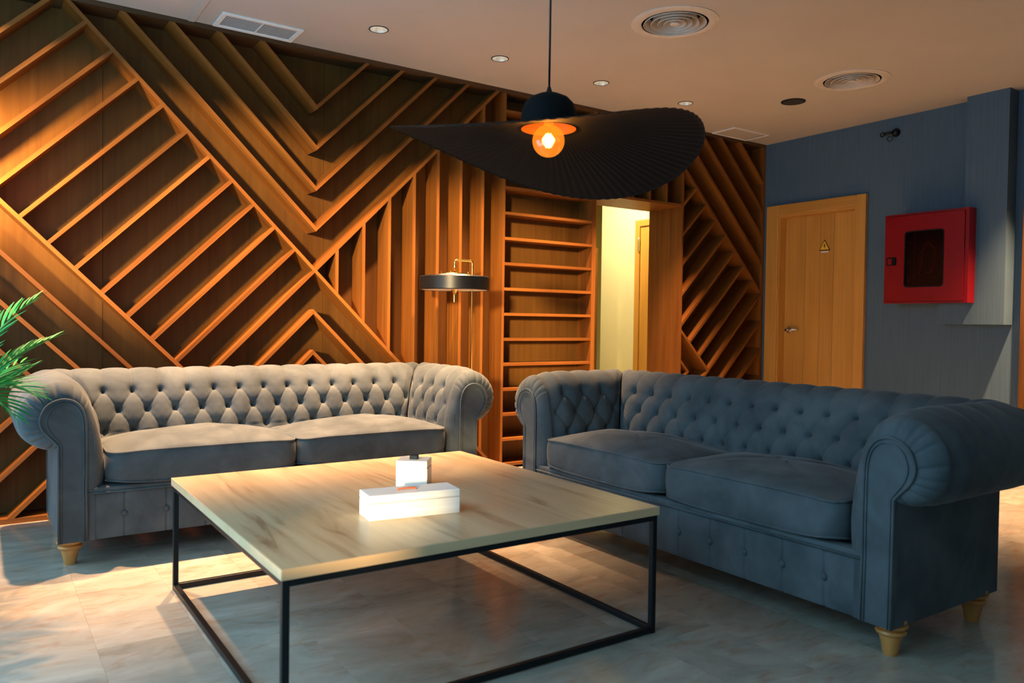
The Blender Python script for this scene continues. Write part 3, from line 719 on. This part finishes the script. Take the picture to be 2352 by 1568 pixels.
prism('latch',rrect(hw-.090,hw-.022,.265,.322,.007),'x',-.104,-.099,M_blk,dr)
prism('latch_button',[(hw-.062,.272),(hw-.030,.272),(hw-.030,.314),(hw-.062,.314),(hw-.058,.293)],'x',-.106,-.104,M_red,dr)
# reel inside
lathe('reel_disc',[(.02,0),(.165,0),(.165,.004),(.02,.004)],M_redd,Fc,48,loc=(-.012,-.03,.30)).rotation_euler=(0,-PI/2,0)
for rr in(.125,.095): tube('hose_coil',[(-.045,-.03+rr*math.cos(a),.30+rr*math.sin(a)) for a in np.linspace(0,2*PI,36)[:-1]],.014,M_redd,Fc,8,True)
tube('film_reflection',[(-.066,.05,.20),(-.070,.03,.27),(-.068,.035,.35),(-.066,-.01,.415),(-.068,-.055,.37),(-.070,-.065,.30),(-.068,-.04,.22),(-.066,-.02,.205)],[.005,.006,.006,.009,.009,.006,.008,.005],M_pale,Fc,8)  # pale tube standing in for reflections on the window film
tube('support_rod',[(-.07,.085,.13),(-.07,.08,.30),(-.07,.085,.47)],.0035,M_pale,Fc,6)
tube('support_rod',[(-.07,.105,.13),(-.07,.107,.30),(-.07,.10,.47)],.003,M_red,Fc,6)
for z in(.16,.29,.42): tube('valve_pin',[(-.07,.128,z),(-.07,.108,z-.006)],.006,M_pale,Fc,6)

# small black wall fitting
K=empty('wall_bracket',(XR,3.19,2.387)); tag(K,'small black wall bracket with rings high on the blue wall','bracket')
h=lathe('base_disc',[(.030,0),(.030,.012),(.022,.03),(.012,.038)],M_black,K,24); h.rotation_euler=(0,-PI/2,0); h.location=(0,-.02,0)
tube('arm',[(-.03,-.02,0),(-.045,.02,-.002),(-.05,.045,-.006)],.010,M_black,K,10)
tube('lens_ring',[(-.052,.058+.014*math.cos(a),-.008+.014*math.sin(a)) for a in np.linspace(0,2*PI,20)[:-1]],.005,M_black,K,8,True)
tube('hanging_ring',[(-.03,.012+.018*math.cos(a),-.042+.018*math.sin(a)) for a in np.linspace(0,2*PI,20)[:-1]],.0028,M_black,K,8,True)

# ------------------------------------------------------------------ ceiling fittings
DLAB=['recessed ceiling downlight above the left sofa arm','recessed ceiling downlight beside the left ceiling grille','leftmost fully visible recessed downlight right of the slatted ceiling grille','second recessed downlight, left of the pendant cord','third recessed downlight, just right of the pendant cord','rightmost recessed downlight, above the pendant brim']
def downlight(x,lab,y=DLY,k=1,ang=76):
    o=empty('ceiling_downlight',(x,y,ZC)); tag(o,lab,'downlight','recessed downlights in a row')
    lathe('trim_ring',[(.0465,.001),(.0515,.001),(.0515,-.003),(.0465,-.003)],M_dark,o,32,cap=False)
    lathe('reflector',[(.0470,-.002),(.0455,.012),(.040,.035),(.033,.058),(.031,.058),(.038,.035),(.0435,.012),(.0460,-.002)],M_cup,o,32,cap=False)
    lathe('lamp',[(.030,.052),(.030,.056),(.02,.058)],M_lamp,o,24)
    s=bpy.data.lights.new('downlight_spot','SPOT'); s.energy=DOWN_W*k; s.color=DOWN_C; s.spot_size=math.radians(ang); s.spot_blend=1; s.shadow_soft_size=.028
    so=bpy.data.objects.new('downlight_spot',s); link(so,o); so.location=(0,0,-.004)
for x,lab in zip(DLX,DLAB): downlight(x,lab,k=.85 if x<.5 else 1)
downlight(5.15,'recessed ceiling downlight near the blue wall, right of the boxed-in duct',1.85,1.7,74)
def diffuser(x,y,lab):
    o=empty('ceiling_diffuser',(x,y,ZC)); tag(o,lab,'air vent','round ceiling air diffusers')
    lathe('flange',[(.168,.0),(.220,.0),(.220,-.003),(.205,-.007),(.176,-.010),(.168,-.006)],M_vent,o,64,cap=False)
    lathe('backing',[(.17,.06),(.17,.062)],M_dark,o,48)
    lathe('sleeve',[(.1715,.062),(.1715,-.004)],M_dark,o,64,cap=False)  # dark sleeve and backing put the shade between the vanes into colour
    for r1 in(.156,.120,.086,.054):
        lathe('vane_ring',[(r1-.022,.040),(r1-.004,-.004),(r1,-.010),(r1+.002,-.008),(r1-.002,-.001),(r1-.019,.041)],M_vent,o,56,cap=False)
    lathe('hub',[(.010,.02),(.024,-.006),(.024,-.009),(.020,-.012),(.002,-.013)],M_vent,o,40)
diffuser(*DIFF[0],'larger round white ceiling air diffuser above the pendant lamp'); diffuser(*DIFF[1],'round white ceiling air diffuser beside the black ceiling speaker')
sp=empty('ceiling_speaker',(4.59,3.371,ZC)); tag(sp,'round black ceiling speaker beside the right air diffuser','speaker')
lathe('rim',[(.070,0),(.080,0),(.080,-.004),(.070,-.006)],M_black,sp,40,cap=False); lathe('grille',[(.071,0),(.071,-.004),(.03,-.006),(.001,-.006)],M_dark,sp,40)
def grille(x0,x1,y0,y1,lab,n,slats=True):
    o=empty('ceiling_grille',((x0+x1)/2,(y0+y1)/2,ZC)); tag(o,lab,'air grille'); a,b_=(x1-x0)/2,(y1-y0)/2; w=.024 if slats else .014
    for q in((-a,a,-b_,-b_+w),(-a,a,b_-w,b_),(-a,-a+w,-b_+w,b_-w),(a-w,a,-b_+w,b_-w)): box('frame',*q,-.010,0,M_white,o,.002)
    if slats:
        box('backing',-a+w,a-w,-b_+w,b_-w,-.002,0,M_dark,o)
        me_=None
        for k in range(n):
            y=-b_+w+(k+.5)*(2*(b_-w)/n)
            s=box('slat',-a+w,a-w,y-.0045,y+.0045,-.0055,-.0045,M_white,o); s.rotation_euler=(math.radians(14),0,0)
        box('divider',-.004,.004,-b_+w,b_-w,-.0095,-.007,M_white,o)
    else:
        box('panel',-a+w,a-w,-b_+w,b_-w,-.005,0,M_ceil,o)
        for k in range(12): 
            y=-b_+w+.012+(k)*(2*(b_-w)-.024)/11; box('slot',a-w-.02,a-w-.008,y-.003,y+.003,-.0056,-.005,M_dark,o)
grille(1.013,1.428,4.078,4.288,'white slatted ceiling grille at the left above the chevron shelving',14)
grille(4.82,5.23,4.06,4.29,'pale flat ceiling access panel near the right corner',12,False)
# corridor lamp (hidden above the lintel)
cl=empty('corridor_lamp',(4.55,5.45,2.6)); tag(cl,'round ceiling lamp in the yellow corridor behind the doorway','ceiling lamp')
lathe('lamp_disc',[(.12,0),(.12,-.03),(.10,-.04),(.002,-.042)],emis('corridor_lamp_glow',(1,.86,.5),3),cl,32)
s=bpy.data.lights.new('corridor_light','AREA'); s.shape='DISK'; s.size=.24; s.energy=CORR_W; s.color=(1,.87,.55)
so=bpy.data.objects.new('corridor_light',s); link(so,cl); so.location=(0,0,-.05)

# ------------------------------------------------------------------ potted palm at the left edge
PL=empty('potted_palm',(-.16,3.10,0)); tag(PL,'green potted palm with feathery fronds at the left edge','plant')
lathe('pot',[(.10,0),(.115,.01),(.145,.30),(.155,.31),(.155,.33),(.14,.33),(.135,.30)],M_terra,PL,40,cap=False); lathe('soil',[(.138,.29),(.138,.30),(.01,.305)],M_soil,PL,32)
lv=[];lf=[]
for i in range(7):
    t=i/6; w=.5*math.sin(PI*min(1,t*.9+.08))**.8*.115 if i<6 else .001
    lv+=[(t,-w,.25*w-.16*t*t),(t,0,-.16*t*t-.2*w),(t,w,.25*w-.16*t*t)]
for i in range(6):
    for k in(0,1): lf.append((i*3+k,i*3+k+1,(i+1)*3+k+1,(i+1)*3+k))
lo_=mesh_obj('leaflet',lv,lf,M_leaf,None,True); LME=lo_.data; bpy.data.objects.remove(lo_)
def frond(p0,p1,p2,n,ll,side_tilt=0.,start=.25):
    p0,p1,p2=(Vector(p)-PL.location for p in(p0,p1,p2))
    B_=lambda t:p0*(1-t)**2+p1*2*t*(1-t)+p2*t*t
    pts=[B_(t) for t in np.linspace(0,1,16)]
    fr=tube('frond',pts,[.006*(1-.75*i/15) for i in range(16)],M_stem,PL,6)
    for i in range(n):
        t=start+(1-start)*(i+.5)/n; p=B_(t); tan=(B_(min(1,t+.02))-B_(t-.02)).normalized()
        sd=tan.cross(Vector((0,0,1))).normalized(); upv=sd.cross(tan)
        for s_ in(-1,1):
            an=math.radians(58-30*t+random.uniform(-6,6)); L_=ll*(.55+.45*math.sin(PI*min(1,(t*1.05))**1.1))*random.uniform(.9,1.08)*(1 if t<.9 else .8)
            dr_=(tan*math.cos(an)+sd*s_*math.sin(an)+upv*(.18+side_tilt*s_)).normalized(); nz=dr_.cross(tan).normalized()*(-s_)
            if nz.dot(upv)<0: nz=-nz
            yv=nz.cross(dr_).normalized()
            mt=Matrix(((dr_.x,yv.x,nz.x,p.x),(dr_.y,yv.y,nz.y,p.y),(dr_.z,yv.z,nz.z,p.z),(0,0,0,1)))@Matrix.Diagonal((L_,L_*.9,L_,1))
            share('leaflet',LME,fr,mt)
base=(-.16,3.10,.30)
frond(base,(-.08,3.22,.84),(.170,3.28,1.03),19,.17)
frond(base,(-.10,3.14,.74),(.215,3.20,.89),20,.17)
frond(base,(-.06,2.98,.86),(.150,2.90,.72),18,.15)
frond(base,(-.08,2.94,.90),(.095,2.86,.66),18,.15)
frond(base,(-.10,3.05,.66),(.150,3.06,.80),17,.14)
frond(base,(-.24,3.05,.80),(-.30,2.9,1.05),12,.15)
frond(base,(-.20,3.22,.80),(-.22,3.45,1.10),12,.15)
frond(base,(-.10,3.22,.72),(.14,3.40,.80),16,.15)
